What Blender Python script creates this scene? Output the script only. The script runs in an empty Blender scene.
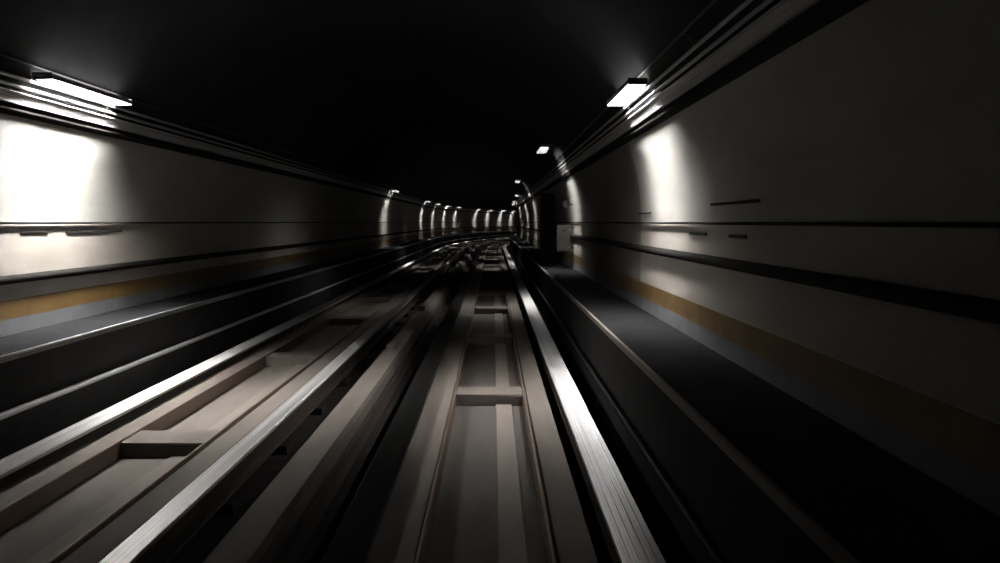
import bpy, math, random
random.seed(4)
C = bpy.context.scene
COL = C.collection
H = 2.3                     # eye height above the running surface; cross-section sizes are given in H
XC = -0.785                 # tunnel axis (camera rides over the right-hand track)
XL = -1.57                  # axis of the left-hand track
HW = 1.835                  # tunnel half width
VB = 1.70                   # vault rise above eye height
U = 10.16                   # lamp module in metres
S0, RAD = 66.0, 175.0       # the tunnel runs straight to S0, then bends right
START, END = -7.0, 190.0

# ------------------------------------------------------------------ path
def P(s, X, Z):
    """s metres along, X metres right of the right-hand track axis, Z metres above rail"""
    if s <= S0: return (X, s, Z)
    a = (s - S0) / RAD
    return (RAD - (RAD - X) * math.cos(a), S0 + (RAD - X) * math.sin(a), Z)
def heading(s): return 0.0 if s <= S0 else -(s - S0) / RAD
def stations(a, b, step=3.0):
    out = [a]
    if a < S0:
        n = max(1, int(math.ceil((min(b, S0) - a) / 12.0)))
        out += [a + (min(b, S0) - a) * (i + 1) / n for i in range(n)]
    if b > S0:
        t = max(a, S0); n = max(1, int(math.ceil((b - t) / step)))
        out += [t + (b - t) * (i + 1) / n for i in range(n)]
    return out

# ------------------------------------------------------------------ materials
def mat(name, rgb, rough=0.8, metal=0.0, noise=0.0, scale=3.0, bump=0.0, stretch=(1, 1, 1), spots=0.0):
    m = bpy.data.materials.new(name); m.use_nodes = True
    nt = m.node_tree; b = nt.nodes['Principled BSDF']
    b.inputs['Roughness'].default_value = rough; b.inputs['Metallic'].default_value = metal
    b.inputs['Base Color'].default_value = (*rgb, 1)
    if noise or bump:
        tc = nt.nodes.new('ShaderNodeTexCoord'); mp = nt.nodes.new('ShaderNodeMapping')
        mp.inputs['Scale'].default_value = stretch
        nt.links.new(tc.outputs['Object'], mp.inputs['Vector'])
        n = nt.nodes.new('ShaderNodeTexNoise'); n.inputs['Scale'].default_value = scale
        n.inputs['Detail'].default_value = 6; n.inputs['Roughness'].default_value = 0.6
        nt.links.new(mp.outputs[0], n.inputs['Vector'])
        if noise:
            r = nt.nodes.new('ShaderNodeValToRGB')
            r.color_ramp.elements[0].position = 0.3; r.color_ramp.elements[1].position = 0.7
            r.color_ramp.elements[0].color = (*[c * (1 - noise) for c in rgb], 1)
            r.color_ramp.elements[1].color = (*[min(1, c * (1 + noise * .6)) for c in rgb], 1)
            nt.links.new(n.outputs['Fac'], r.inputs[0]); nt.links.new(r.outputs[0], b.inputs['Base Color'])
        if bump:
            bp = nt.nodes.new('ShaderNodeBump'); bp.inputs['Strength'].default_value = bump
            bp.inputs['Distance'].default_value = 0.02
            nt.links.new(n.outputs['Fac'], bp.inputs['Height']); nt.links.new(bp.outputs[0], b.inputs['Normal'])
    return m
def brushed(name, rgb, rough, rough_var, aniso=0.85):
    """steel worn into fine lengthwise lines: u runs across the rail, v along it"""
    m = mat(name, rgb, rough, 1.0); nt = m.node_tree; b = nt.nodes['Principled BSDF']
    uv = nt.nodes.new('ShaderNodeUVMap'); uv.uv_map = 'UVMap'
    mp = nt.nodes.new('ShaderNodeMapping'); mp.inputs['Scale'].default_value = (1, .0015, 1)
    nt.links.new(uv.outputs[0], mp.inputs['Vector'])
    n = nt.nodes.new('ShaderNodeTexNoise'); n.inputs['Scale'].default_value = 110; n.inputs['Detail'].default_value = 3
    nt.links.new(mp.outputs[0], n.inputs['Vector'])
    mr = nt.nodes.new('ShaderNodeMapRange'); mr.inputs['From Min'].default_value = .35; mr.inputs['From Max'].default_value = .65
    mr.inputs['To Min'].default_value = rough - rough_var; mr.inputs['To Max'].default_value = rough + rough_var
    nt.links.new(n.outputs['Fac'], mr.inputs['Value']); nt.links.new(mr.outputs[0], b.inputs['Roughness'])
    cr = nt.nodes.new('ShaderNodeValToRGB')
    cr.color_ramp.elements[0].position = .35; cr.color_ramp.elements[1].position = .62
    cr.color_ramp.elements[0].color = (*[c * .45 for c in rgb], 1); cr.color_ramp.elements[1].color = (*rgb, 1)
    nt.links.new(n.outputs['Fac'], cr.inputs[0]); nt.links.new(cr.outputs[0], b.inputs['Base Color'])
    tg = nt.nodes.new('ShaderNodeTangent'); tg.direction_type = 'UV_MAP'; tg.uv_map = 'UVMap'
    nt.links.new(tg.outputs[0], b.inputs['Tangent'])
    b.inputs['Anisotropic'].default_value = aniso; b.inputs['Anisotropic Rotation'].default_value = .25
    return m
def emis(name, strength, rgb=(1, .985, .95)):
    m = bpy.data.materials.new(name); m.use_nodes = True; nt = m.node_tree
    nt.nodes.clear()
    e = nt.nodes.new('ShaderNodeEmission'); e.inputs[0].default_value = (*rgb, 1); e.inputs[1].default_value = strength
    o = nt.nodes.new('ShaderNodeOutputMaterial'); nt.links.new(e.outputs[0], o.inputs[0]); return m

M = dict(
    wall=mat('lining_concrete', (.31, .305, .28), .75, 0, .16, 1.3, .12, (1, .35, 1)),
    low=mat('lower_lining_concrete', (.31, .283, .253), .75, 0, .22, 1.5, .12, (1, .3, 1)),
    soot_shade=mat('sooted_shaded_concrete', (.022, .022, .023), .9, 0, .35, 1.0, .1),  # soot-dark vault; the upper wall's shade is put into this colour too
    yellow=mat('yellow_paint', (.105, .06, .015), .6, 0, .3, 2.5, .05),
    grey=mat('grey_paint', (.10, .104, .112), .8, 0, .2, 2.5, .05),
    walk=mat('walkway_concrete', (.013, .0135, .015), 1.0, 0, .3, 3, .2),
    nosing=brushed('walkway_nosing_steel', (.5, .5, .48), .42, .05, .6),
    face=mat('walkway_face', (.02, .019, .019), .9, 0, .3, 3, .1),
    floor=mat('track_bed', (.018, .016, .0155), .95, 0, .4, 5, .4),
    slab=mat('track_slab_concrete', (.108, .091, .079), .85, 0, .25, 2.2, .15, (1, .3, 1)),
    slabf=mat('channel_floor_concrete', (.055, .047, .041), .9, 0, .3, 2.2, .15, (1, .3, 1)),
    strip=mat('pale_channel_strip', (.14, .12, .105), .85, 0, .2, 2.2, .1, (1, .3, 1)),
    kerb=mat('kerb_concrete', (.092, .076, .066), .85, 0, .3, 2.5, .2, (1, .3, 1)),
    rust=mat('rusty_steel', (.03, .02, .016), .85, .2, .4, 8, .1),
    steel=brushed('polished_running_steel', (.42, .415, .41), .43, .07),
    steel2=brushed('bright_running_steel', (.80, .79, .78), .44, .07),
    dull=brushed('dull_running_steel', (.05, .048, .046), .5, .08, .6),
    galv=brushed('galvanised_conduit', (.62, .62, .62), .46, .05, .5),
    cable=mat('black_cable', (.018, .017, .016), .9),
    dark=mat('dark_painted_metal', (.018, .018, .018), .55, 0, .2, 6),
    added_blade=mat('added_blade_enamel', (.02, .02, .02), .6),
    hous=mat('lamp_housing', (.3, .3, .3), .5, .4),
    cab=mat('beige_painted_cabinet', (.07, .062, .052), .55, 0, .15, 4),
    cop=mat('copper_edge', (.16, .12, .095), .5, .6),
    upper=emis('lamp_added_glow', 9), lampL=emis('lamp_diffuser_left', 700), lampR=emis('lamp_diffuser_right', 420), lampF=emis('lamp_diffuser_far', 260),
)

def rings(m):
    # lining cast ring by ring, 4.2 m long each: every ring its own tone, two on the right much darker, a thin joint between
    nt = m.node_tree; b = nt.nodes['Principled BSDF']; src = b.inputs['Base Color'].links[0].from_socket
    g = nt.nodes.new('ShaderNodeNewGeometry'); sx = nt.nodes.new('ShaderNodeSeparateXYZ'); nt.links.new(g.outputs['Position'], sx.inputs[0])
    def mth(op, a, b_=None):
        n = nt.nodes.new('ShaderNodeMath'); n.operation = op
        for i, v in enumerate((a, b_)):
            if v is None: continue
            if isinstance(v, (int, float)): n.inputs[i].default_value = v
            else: nt.links.new(v, n.inputs[i])
        return n.outputs[0]
    t = mth('DIVIDE', mth('SUBTRACT', sx.outputs[1], 12.4), 4.2)
    k = mth('FLOOR', t); fr = mth('SUBTRACT', t, k)
    wn = nt.nodes.new('ShaderNodeTexWhiteNoise'); wn.noise_dimensions = '1D'; nt.links.new(mth('ADD', k, .37), wn.inputs['W'])
    tone = mth('ADD', mth('MULTIPLY', wn.outputs[0], .08), .92)
    dark_rings = mth('LESS_THAN', mth('ABSOLUTE', mth('SUBTRACT', k, .5)), .6)
    dark_rings = mth('MULTIPLY', dark_rings, mth('GREATER_THAN', sx.outputs[0], 0.0))
    tone = mth('MULTIPLY', tone, mth('SUBTRACT', 1.0, mth('MULTIPLY', dark_rings, .5)))
    joint = mth('LESS_THAN', fr, -1)
    tone = mth('MULTIPLY', tone, mth('SUBTRACT', 1.0, mth('MULTIPLY', joint, .5)))
    v = nt.nodes.new('ShaderNodeVectorMath'); v.operation = 'SCALE'; nt.links.new(src, v.inputs[0]); nt.links.new(tone, v.inputs['Scale'])
    nt.links.new(v.outputs[0], b.inputs['Base Color'])
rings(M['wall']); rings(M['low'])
M['galv'].node_tree.nodes['Principled BSDF'].inputs['Metallic'].default_value = .4
for k in ('walk', 'floor', 'face', 'cable', 'soot_shade'):
    M[k].node_tree.nodes['Principled BSDF'].inputs['Specular IOR Level'].default_value = .08
# ------------------------------------------------------------------ building helpers
def link(name, verts, faces, m, parent=None, mi=None, uvs=None, loc=None, rz=0.0, smooth=False):
    me = bpy.data.meshes.new(name); me.from_pydata(verts, [], faces)
    for k in (m if isinstance(m, (list, tuple)) else [m]): me.materials.append(k)
    if mi:
        for p, k in zip(me.polygons, mi): p.material_index = k
    if uvs:
        l = me.uv_layers.new(name='UVMap')
        for p in me.polygons:
            for li, uv in zip(p.loop_indices, uvs[p.index]): l.data[li].uv = uv
    if smooth:
        for p in me.polygons: p.use_smooth = True
    me.update(); me.validate()
    o = bpy.data.objects.new(name, me); COL.objects.link(o)
    if parent: o.parent = parent
    if loc: o.location = loc
    if rz: o.rotation_euler.z = rz
    return o
def tag(o, label=None, cat=None, group=None, kind=None):
    for k, v in (('label', label), ('category', cat), ('group', group), ('kind', kind)):
        if v: o[k] = v
    return o
def empty(name, loc=(0, 0, 0), rz=0.0):
    o = bpy.data.objects.new(name, None); COL.objects.link(o); o.location = loc; o.rotation_euler.z = rz
    o.empty_display_size = .2; return o
def sweep(name, prof, a, b, m, parent=None, closed=True, seg_mat=None, smooth=False, origin=(0, 0, 0)):
    """prof: [(X,Z)] metres, extruded along the track path"""
    st = stations(a, b); n = len(prof); V = []; F = []; MI = []; UV = []
    ox, oy, oz = origin
    for s in st:
        for X, Z in prof:
            p = P(s, X, Z); V.append((p[0] - ox, p[1] - oy, p[2] - oz))
    d = [0]
    for i in range(n): d.append(d[-1] + math.dist(prof[i], prof[(i + 1) % n]))
    for k in range(len(st) - 1):
        for i in range(n if closed else n - 1):
            j = (i + 1) % n
            F.append((k * n + i, k * n + j, (k + 1) * n + j, (k + 1) * n + i))
            UV.append(((d[i], st[k]), (d[i + 1], st[k]), (d[i + 1], st[k + 1]), (d[i], st[k + 1])))
            MI.append(seg_mat[i] if seg_mat else 0)
    if closed:
        F.append(tuple(range(n))); UV.append([(0, 0)] * n); MI.append(0)
        F.append(tuple(len(V) - n + i for i in reversed(range(n)))); UV.append([(0, 0)] * n); MI.append(0)
    return link(name, V, F, m, parent, MI, UV, smooth=smooth)
def rect(x0, x1, z0, z1): return [(x0, z0), (x0, z1), (x1, z1), (x1, z0)]
def bevrect(x0, x1, z0, z1, c):
    return [(x0, z0), (x0, z1 - c), (x0 + c, z1), (x1 - c, z1), (x1, z1 - c), (x1, z0)]
def ring(x, z, r, n=10): return [(x + r * math.cos(2 * math.pi * i / n), z + r * math.sin(2 * math.pi * i / n)) for i in range(n)]
class MB:
    def __init__(s): s.v = []; s.f = []
    def box(s, x0, x1, y0, y1, z0, z1, c=0.0):
        """box with chamfered long top edges"""
        b = len(s.v)
        if c:
            pr = [(x0, z0), (x0, z1 - c), (x0 + c, z1), (x1 - c, z1), (x1, z1 - c), (x1, z0)]
            s.v += [(x, y0 + c * .5, z) if z > z1 - c * .5 else (x, y0, z) for x, z in pr]
            s.v += [(x, y1 - c * .5, z) if z > z1 - c * .5 else (x, y1, z) for x, z in pr]
            n = 6
        else:
            pr = [(x0, z0), (x0, z1), (x1, z1), (x1, z0)]; n = 4
            s.v += [(x, y0, z) for x, z in pr] + [(x, y1, z) for x, z in pr]
        s.f.append(tuple(b + i for i in range(n))[::-1]); s.f.append(tuple(b + n + i for i in range(n)))
        for i in range(n):
            j = (i + 1) % n; s.f.append((b + i, b + j, b + n + j, b + n + i))
        return s
    def cyl(s, p0, p1, r, n=12):
        import mathutils
        a = mathutils.Vector(p0); q = mathutils.Vector(p1); d = (q - a).normalized()
        u = d.orthogonal().normalized(); w = d.cross(u); b = len(s.v)
        for c in (a, q):
            for i in range(n):
                t = 2 * math.pi * i / n; s.v.append(tuple(c + (u * math.cos(t) + w * math.sin(t)) * r))
        s.f.append(tuple(b + i for i in range(n))[::-1]); s.f.append(tuple(b + n + i for i in range(n)))
        for i in range(n):
            j = (i + 1) % n; s.f.append((b + i, b + j, b + n + j, b + n + i))
        return s
    def prism_y(s, prof, y0, y1):
        b = len(s.v); n = len(prof)
        s.v += [(x, y0, z) for x, z in prof] + [(x, y1, z) for x, z in prof]
        s.f.append(tuple(b + i for i in range(n))[::-1]); s.f.append(tuple(b + n + i for i in range(n)))
        for i in range(n):
            j = (i + 1) % n; s.f.append((b + i, b + j, b + n + j, b + n + i))
        return s
    def build(s, name, m, parent=None, **k): return link(name, s.v, s.f, m, parent, **k)

def wx(h):
    """tunnel half width (H) at height h (H) above eye level"""
    return HW if h <= 0 else HW * math.sqrt(max(0, 1 - (h / VB) ** 2))
def wall_X(side, h, off=0.0):            # metres; off = distance proud of the wall
    return (XC + side * wx(h)) * H - side * off
def Z(h): return H * (1 + h)

WZ = -.61                                # walkway level
SLAB = -.155                             # base of everything (m below rail top)
FL = -.36
# ------------------------------------------------------------------ setting
def wall(side, name):
    hs = [-1.16, -.60, -.60, -.525, -.42, -.0, .10, .2, .3, .4, .5, .56]
    prof = [(wall_X(side, h), Z(h)) for h in hs]
    mi = [2, 2, 2, 1, 3, 0, 0, 0, 0, 0, 0]
    hs2 = list(zip(prof, range(99)))
    prof.pop(1); mi.pop(0)
    o = sweep(name, prof, START, END, [M['wall'], M['yellow'], M['grey'], M['low']], closed=False, seg_mat=mi)
    o['kind'] = 'structure'; return o
wall(-1, 'wall_left'); wall(1, 'wall_right')
top = []
h0 = .555
a0 = math.asin(h0 / VB)
for i in range(33):
    t = a0 + (math.pi - 2 * a0) * i / 32
    top.append(((XC + HW * math.cos(t)) * H, Z(VB * math.sin(t))))
o = sweep('ceiling', top, START, END, M['soot_shade'], closed=False, smooth=True); o['kind'] = 'structure'
o = sweep('floor', [(wall_X(-1, -1), FL), (wall_X(1, -1), FL)], START, END, M['floor'], closed=False); o['kind'] = 'structure'

EDGE = .645
def walkway(side, label):
    xe = (EDGE if side > 0 else XL - EDGE) * H
    xw = wall_X(side, -.6, -.0)
    zt = Z(WZ)
    pr = [(xe, FL), (xe, zt - .1), (xe + side * .0, zt), (xw, zt), (xw, FL)]
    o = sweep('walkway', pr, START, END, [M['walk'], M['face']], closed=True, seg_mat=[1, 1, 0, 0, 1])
    tag(o, kind='structure')
    n = sweep('walkway_nosing', bevrect(xe - .022, xe + .022, zt - .05, zt + .018, .008) if side > 0 else bevrect(xe - .022, xe + .022, zt - .05, zt + .018, .008),
              START, END, M['nosing'] if side < 0 else M['strip'], o)
    return o
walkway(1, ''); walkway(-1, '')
# pale upstand on the right walkway edge (painted kerb)

# ------------------------------------------------------------------ tracks
def slab(cx, label, phase):
    """concrete guideway: two long beams joined by cross beams, channel between"""
    r = empty('track_slab', (cx * H, START, FL)); tag(r, label, 'track slab', 'concrete track slabs')
    inv = (-cx * H, -START, -FL)
    org = (cx * H, START, FL)
    zt = -.075 * H + .02
    b = sweep('side_beam', [((cx + a) * H, z) for a, z in ((-.405, FL), (-.405, zt - .02), (-.40, zt), (-.252, zt), (-.246, zt - .02), (-.246, FL))], START, END, M['slab'], r, origin=org)
    b = sweep('side_beam', [((cx + a) * H, z) for a, z in ((.204, FL), (.204, zt - .02), (.21, zt), (.328, zt), (.333, zt - .02), (.333, FL))], START, END, M['slab'], r, origin=org)
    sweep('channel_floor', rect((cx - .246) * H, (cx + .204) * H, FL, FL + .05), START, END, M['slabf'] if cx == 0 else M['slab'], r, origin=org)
    sweep('channel_strip', bevrect((cx + .015) * H, (cx + .115) * H, FL + .05, FL + .075, .01), START, END, M['strip'], r, origin=org)
    for xa in (-.236, .190):
        e = sweep('edge_rail', bevrect((cx + xa) * H - .018, (cx + xa) * H + .018, FL + .05, zt + .035, .01), START, END, M['cop'], r, origin=org)
        e['label'] = 'thin brown steel edge rail'
    s = phase
    while s < 100:
        p = P(s, cx * H, 0)
        mb = MB(); mb.box(-.246 * H, .204 * H, -.27, .27, FL + .04, zt + .01, .03)
        mb.build('cross_beam', M['slab'], r, loc=(p[0] - org[0], p[1] - org[1], -org[2]), rz=heading(s))
        s += 5.4
    return r
slab(0.0, 'brown concrete track slab with cross beams straight below the camera', 10.9)
slab(XL, 'brown concrete track slab of the left track, brightly lit near the left lamp', 8.55)

def running(cx, m, label, inner, w=.30):
    """wide steel running plate on a web and foot, carried by concrete pads"""
    x = cx * H; org = (x, START, FL)
    r = empty('running_rail', org); tag(r, label, 'rail', 'wide steel running rails')
    c = .006
    head = [(x - w / 2, -.035), (x - w / 2, -c), (x - w / 2 + c, 0)]
    # shallow rolled grooves on the top
    g = [-.09, -.03, .03, .09]
    for q in (g if w > .25 and m is not M['dull'] else []): head += [(x + q - .006, 0), (x + q - .002, -.002), (x + q + .002, -.002), (x + q + .006, 0)]
    head += [(x + w / 2 - c, 0), (x + w / 2, -c), (x + w / 2, -.035)]
    sweep('rail_head', head, START, END, m, r, origin=org)
    sweep('rail_web', rect(x - .012, x + .012, -.24, -.035), START, END, M['rust'], r, origin=org)
    sweep('rail_foot', bevrect(x - .12, x + .12, -.262, -.24, .008), START, END, M['rust'], r, origin=org)
    s = START + 1.3; k = 0
    while s < 75:
        p = P(s, x, 0)
        MB().box(-.21, .21, -.16, .16, FL, -.26, .02).build('support_pad', M['floor'], r, loc=(p[0] - org[0], p[1] - org[1], -org[2]), rz=heading(s))
        s += 1.8; k += 1
    return r
running(.445, M['steel'], 'bright wide steel running rail right of the camera', 1)
running(-.445, M['dull'], 'dull dark steel running rail, left one of the right track', 1)
running(XL + .452, M['steel2'], 'bright narrow steel running rail, right one of the left track', 1, .21)
running(XL - .447, M['steel2'], 'bright steel running rail, left one of the left track', 1)

# kerb between the two tracks
r = empty('central_kerb', (-.79 * H, START, FL)); tag(r, 'low brown concrete kerb running between the two tracks', 'kerb')
org = (-.79 * H, START, FL)
sweep('kerb_body', [(-.868 * H, FL), (-.868 * H, -.05), (-.855 * H, -.0), (-.725 * H, -.0), (-.71 * H, -.05), (-.71 * H, FL)], START, END, M['kerb'], r, origin=org)
sweep('kerb_flange', rect(-.70 * H, -.672 * H, FL, -.16), START, END, M['rust'], r, origin=org)

def track_box(s, X, zb, dx, dy, dz, m, label, cat='box', name='track_box'):
    p = P(s, X * H, zb); r = empty(name, p, heading(s)); tag(r, label, cat, 'small boxes between the tracks')
    MB().box(-dx / 2, dx / 2, -dy / 2, dy / 2, 0, dz, .015).build('box_body', m, r)
    MB().box(-dx / 2 - .012, dx / 2 + .012, -dy / 2 - .012, dy / 2 + .012, dz - .001, dz + .02, .01).build('box_lid', m, r)
    return r
track_box(1748 / 127, -.80, 0, .13, .5, .07, M['slab'], 'small pale block on the central kerb beside the nearest cross beams')
track_box(1748 / 88, -.80, 0, .16, .6, .12, M['kerb'], 'brown box on the central kerb behind the pale block')
track_box(1748 / 62, -.79, 0, .18, .6, .2, M['kerb'], 'brown box on the central kerb, farthest of the three')

# conduits on the walkway faces
def conduit(X, z, r, m, label, cat, name, grp, a=START, b=END):
    o = sweep(name, ring(X, z, r), a, b, m, smooth=True); tag(o, label, cat, grp); return o
xe = EDGE * H
conduit(xe - .05, .16, .034, M['dull'], 'dull pipe along the right walkway face, upper of two', 'pipe', 'wall_pipe', 'pipes on the walkway faces')
conduit(xe - .05, -.20, .03, M['dull'], 'dull pipe low along the right walkway face', 'pipe', 'wall_pipe', 'pipes on the walkway faces')
xl = (XL - EDGE) * H
conduit(xl + .055, .315, .036, M['galv'], 'shiny pipe along the left walkway face', 'pipe', 'wall_pipe', 'pipes on the walkway faces')

# ------------------------------------------------------------------ wall furniture
for side, nm in ((-1, 'left'), (1, 'right')):
    def on(h, off): return wall_X(side, h, off), Z(h)
    for h, rr, mm, off, wd in ((.81, .014, 'dark', .032, 'topmost thin conduit'), (.735, .021, 'galv', .036, 'second conduit from the top'),
                         (.695, .020, 'galv', .045, 'third conduit from the top'), (.582, .022, 'cable', .037, 'thick black cable below the conduits')):
        X, z = on(h, off)
        o = sweep('cable_conduit' if mm != 'cable' else 'power_cable', ring(X, z, rr), START, END, M[mm], smooth=True)
        tag(o, '%s along the %s wall %s' % (wd, nm, 'above the lamps\' light patches' if mm != 'cable' else ''), 'conduit' if mm != 'cable' else 'cable', 'conduits high on the walls' if mm != 'cable' else None)
    # shallow metal tray
    x0, z0 = on(.668, .032); x1, z1 = on(.612, .032)
    dx, dz = x1 - x0, z1 - z0
    nx = -side * .04
    pr = [(x0, z0), (x0 + nx, z0), (x0 + nx, z0 - .012), (x0 + nx * .25, z0 - .014), (x1 + nx * .25, z1 + .014), (x1 + nx, z1 + .012), (x1 + nx, z1), (x1, z1)]
    o = sweep('cable_tray', pr, START, END, M['galv']); tag(o, 'metal cable tray high along the %s wall under the conduits' % nm, 'cable tray', 'cable trays')
    # eye-level cable and a dark strip put in for the shade band below it
    X, z = on(-.006, .028)
    o = sweep('wall_cable', ring(X, z, .016), START, END, M['cable'], smooth=True); tag(o, 'thin black cable along the %s wall at eye level' % nm, 'cable')
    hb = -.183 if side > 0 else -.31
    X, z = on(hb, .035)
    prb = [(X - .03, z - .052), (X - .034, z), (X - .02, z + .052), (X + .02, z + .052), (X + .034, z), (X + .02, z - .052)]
    o = sweep('shade_strip', prb, START, END, M['cable'], smooth=True); tag(o, 'broad black strip standing in for a shade band along the %s wall above the yellow stripe' % nm, 'cable')

# brackets carrying conduits
proto = {}
def bracket(side, s):
    X = XC * H; p = P(s, wall_X(side, .67, 0), Z(.67))
    if side not in proto:
        mb = MB()
        pts = [(wall_X(side, h, o_), Z(h)) for h, o_ in [(.56 + .265 * q / 8, .002) for q in range(9)] + [(.825 - .265 * q / 8, .012) for q in range(9)]]
        mb.prism_y([(x - wall_X(side, .67), z - Z(.67)) for x, z in pts], -.02, .02)
        for h, w_ in ((.81 - .0115, .04), (.735 - .018, .05), (.695 - .017, .06), (.582 - .0145, .05)):
            x = wall_X(side, h, .006) - wall_X(side, .67); z = Z(h) - Z(.67)
            x1 = x - side * w_; mb.box(min(x, x1), max(x, x1), -.018, .018, z - .012, z + .0115)
        o = mb.build('cable_bracket', M['dark']); proto[side] = o
    else:
        o = proto[side].copy(); COL.objects.link(o)
    o.location = p; o.rotation_euler.z = heading(s)
    tag(o, 'dark cable bracket in the row high on the %s wall' % ('left' if side < 0 else 'right'), 'bracket', 'cable brackets on the %s wall' % ('left' if side < 0 else 'right'))
for side in (-1, 1):
    for i in range(16): bracket(side, 4.0 + i * 3.6)

# lamps
LN, LW, LD = 1.75, .23, .102
def lamp(side, k, h, X, dm, label):
    s = k * U
    xm = X * H if side > 0 else (2 * XC - X) * H
    zt = Z(h); p = P(s, xm, zt); r = empty('tunnel_lamp', p, heading(s)); tag(r, label, 'lamp', 'lit lamps along the tunnel walls')
    l2 = LN / 2; w2 = LW / 2; ld = LD
    if k < 2: ld = .088; l2 = 1.0 if side < 0 else .88
    # glowing trough cover with rounded underside
    if k > 3: l2 = .7
    # glowing panel above the louvre, cross blades added to narrow the light
    MB().box(-w2, w2, -l2, l2, .03, .045).build('diffuser', dm, r)
    fr = MB()
    for sg in (-1, 1): fr.box(min(sg * w2, sg * (w2 + .012)), max(sg * w2, sg * (w2 + .012)), -l2, l2, -.005, .047, 0)
    fr.build('side_frame', M['hous'], r)
    MB().prism_y([(-w2, .046), (-w2 * .6, .066), (w2 * .6, .066), (w2, .046)], -l2, l2).build('added_glow' if k < 2 else 'lamp_housing', M['upper'] if k < 2 else M['hous'], r)  # nearest lamps: glowing strip added on top to imitate the halo above them
    for y0 in (-l2 - .02, l2):
        MB().box(-w2 - .005, w2 + .005, y0, y0 + .02, .026, .068).build('end_cap', M['hous'], r)
    g = MB(); nb = 25
    for q in range(nb):
        y = -l2 + 2 * l2 * q / (nb - 1); g.box(-w2, w2, y - .002, y + .002, .03 - .045 - (ld - .03) * math.sin(math.pi * q / (nb - 1)) ** .7, .028)
    g.build('added_louvre', M['added_blade'], r)
    for y in (-l2 * .6, l2 * .6):
        xw = (wall_X(side, h + .037) - xm); xs = 0.0
        MB().box(min(xs, xw), max(xs, xw), y - .02, y + .02, .058, .082).build('bracket_arm', M['hous'], r)
    return r
ordn = ['nearest', 'second', 'third', 'fourth', 'fifth', 'sixth', 'seventh', 'eighth', 'ninth', 'tenth', 'eleventh', 'twelfth']
rl = [(1.035, .75, .785), (2.17, .90, .62), (4.2, .98, .59), (5.2, .80, .72), (6.35, .745, .765), (7.4, .745, .765), (8.2, .745, .765), (9.0, .745, .765)]
ll = [(1.02, .75, .785)] + [(k, .745, .765) for k in (4.15, 6.25, 7.2, 8.0, 8.7, 9.9, 10.6, 11.3, 11.9)]
for i, (k, h, X) in enumerate(rl):
    lamp(1, k, h, X, M['lampR'] if i == 0 else M['lampF'], 'nearest glowing lamp on the right wall, largest one' if i == 0 else '%s glowing lamp from the camera along the right wall' % ordn[i])
for i, (k, h, X) in enumerate(ll):
    lamp(-1, k, h, X, M['lampL'] if i == 0 else M['lampF'], 'nearest glowing lamp on the left wall, largest one' if i == 0 else '%s glowing lamp from the camera along the left wall' % ordn[i])

# small dark fittings on the walls
def plate(side, s, h, ln, ht, label, name='wall_clip', cat='clip'):
    X = wall_X(side, h); p = P(s, X, Z(h))
    mb = MB(); x1 = -side * (.012 if side < 0 else .02)
    mb.box(min(0, x1) - .005, max(0, x1) + .005, -ln / 2, ln / 2, -ht / 2, ht / 2, .004)
    o = mb.build(name, M['cable'], loc=p, rz=heading(s)); tag(o, label, cat, 'dark cable ends on the walls'); return o
plate(1, 1.045 * 1748 / 240, .083, 1.5, .03, 'short dark cable end above the eye-level cable on the right wall', 'cable_end', 'cable')
plate(1, 1748 / 145, .06, .9, .02, 'short dark cable end on the right wall past the nearest lamp', 'cable_end', 'cable')
plate(1, 1.045 * 1748 / 205, -.06, .7, .03, 'short dark cable end below the eye-level cable on the right wall', 'cable_end', 'cable')
plate(1, 1.045 * 1748 / 245, -.062, .5, .035, 'dark clip below the eye-level cable, nearer one on the right wall')
plate(-1, 2.62 * 1748 / 395 , -.062, 1.6, .025, 'short dark cable end below the eye-level cable on the left wall', 'cable_end', 'cable')
plate(-1, 2.62 * 1748 / 455 , -.055, .6, .02, 'dark clip below the eye-level cable on the left wall')

# cream box on the right wall
s = 1748 / 76; p = P(s, wall_X(1, -.2) - .085, Z(-.385))
r = empty('electrical_cabinet', p); tag(r, 'beige electrical cabinet hanging on the right wall below the cable', 'cabinet')
MB().box(-.17 * H, 0, -.16, .16, 0, .345 * H, .01).build('cabinet_body', M['cab'], r)
MB().box(-.17 * H + .025, -.035, -.178, -.16, .03, .345 * H - .03).build('cabinet_door', M['cab'], r)
d = r.children[-1]
MB().box(-.17 * H + .05, -.17 * H + .075, -.2, -.178, .36, .48).build('door_handle', M['dark'], d)
MB().box(-.10 * H, -.06 * H, -.181, -.178, .6, .66).build('name_plate', M['dark'], d)
for zz in (.1, .62):
    MB().box(-.045, -.03, -.19, -.172, zz, zz + .08).build('hinge', M['hous'], r)
for zz in (.02, .70):
    MB().box(0, .085, -.14, .14, zz, zz + .04).build('mounting_rail', M['hous'], r)
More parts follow.
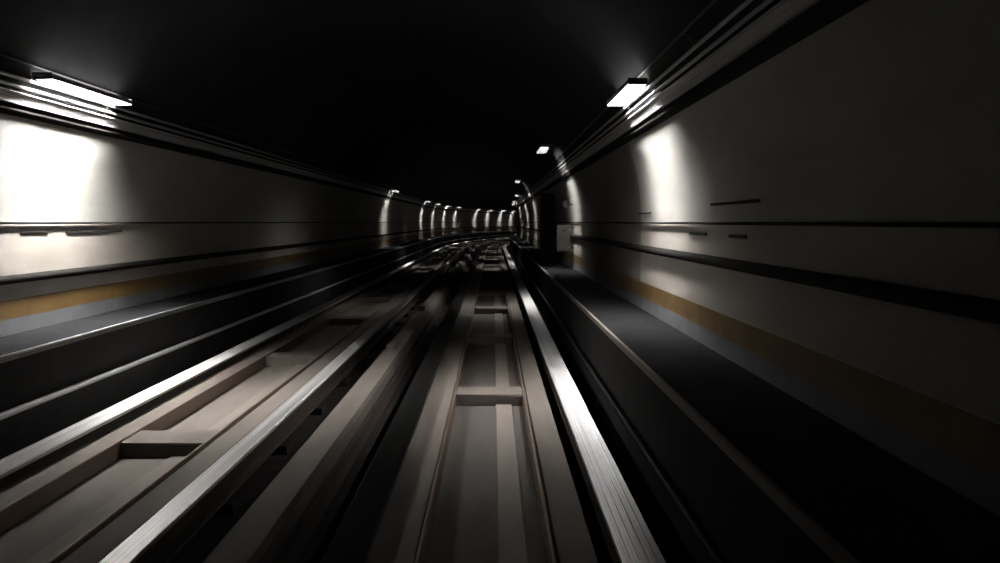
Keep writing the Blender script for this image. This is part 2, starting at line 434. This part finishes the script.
# tall black cabinet on the walkway
s = 1748 / 62; xa = .76 * H; p = P(s, xa, Z(WZ))
r = empty('equipment_cabinet', p); tag(r, 'tall black equipment cabinet standing on the right walkway', 'cabinet')
hh = 1.06 * H
MB().box(0, .215 * H, -.3, .3, .08, hh, .015).build('cabinet_body', M['dark'], r)
MB().box(.02, .215 * H - .02, -.27, .27, 0, .08).build('plinth', M['dark'], r)
MB().box(.03, .215 * H - .03, -.32, -.3, .14, hh - .06).build('cabinet_door', M['dark'], r)
MB().box(.06, .085, -.345, -.32, 1.1, 1.28).build('door_handle', M['hous'], r.children[-1])
# loudspeaker by the second lamp
s = 1748 / 77; h = .23; p = P(s, wall_X(1, h), Z(h))
r = empty('tunnel_loudspeaker', p); tag(r, 'small dark horn loudspeaker on the right wall above the beige cabinet', 'loudspeaker')
MB().box(-.12, .02, -.03, .03, -.02, .02).build('mounting_arm', M['dark'], r)
import bmesh
bm = bmesh.new(); bmesh.ops.create_cone(bm, cap_ends=True, segments=20, radius1=.11, radius2=.045, depth=.2)
import mathutils
bmesh.ops.rotate(bm, verts=bm.verts, cent=(0, 0, 0), matrix=mathutils.Matrix.Rotation(-math.pi / 2, 3, 'X'))
bmesh.ops.translate(bm, verts=bm.verts, vec=(-.2, -.03, 0))
me = bpy.data.meshes.new('horn'); bm.to_mesh(me); bm.free(); me.materials.append(M['dark'])
o = bpy.data.objects.new('horn', me); COL.objects.link(o); o.parent = r

# ------------------------------------------------------------------ camera and world
w = bpy.data.worlds.new('World'); C.world = w; w.use_nodes = True
w.node_tree.nodes['Background'].inputs[0].default_value = (0, 0, 0, 1)
w.node_tree.nodes['Background'].inputs[1].default_value = 0
f = 760.0
cam = bpy.data.cameras.new('camera'); co = bpy.data.objects.new('camera', cam); COL.objects.link(co)
cam.sensor_width = 36; cam.lens = 36 * f / 1000; cam.clip_start = .05; cam.clip_end = 500
co.location = (0, 0, H)
pitch = math.atan(59.5 / f); yaw = math.atan(7 / f)
co.rotation_euler = (math.pi / 2 - pitch, 0, -yaw)
C.camera = co
C.view_settings.view_transform = 'Standard'; C.view_settings.look = 'None'
C.view_settings.exposure = 0; C.view_settings.gamma = 1; C.view_settings.use_curve_mapping = False
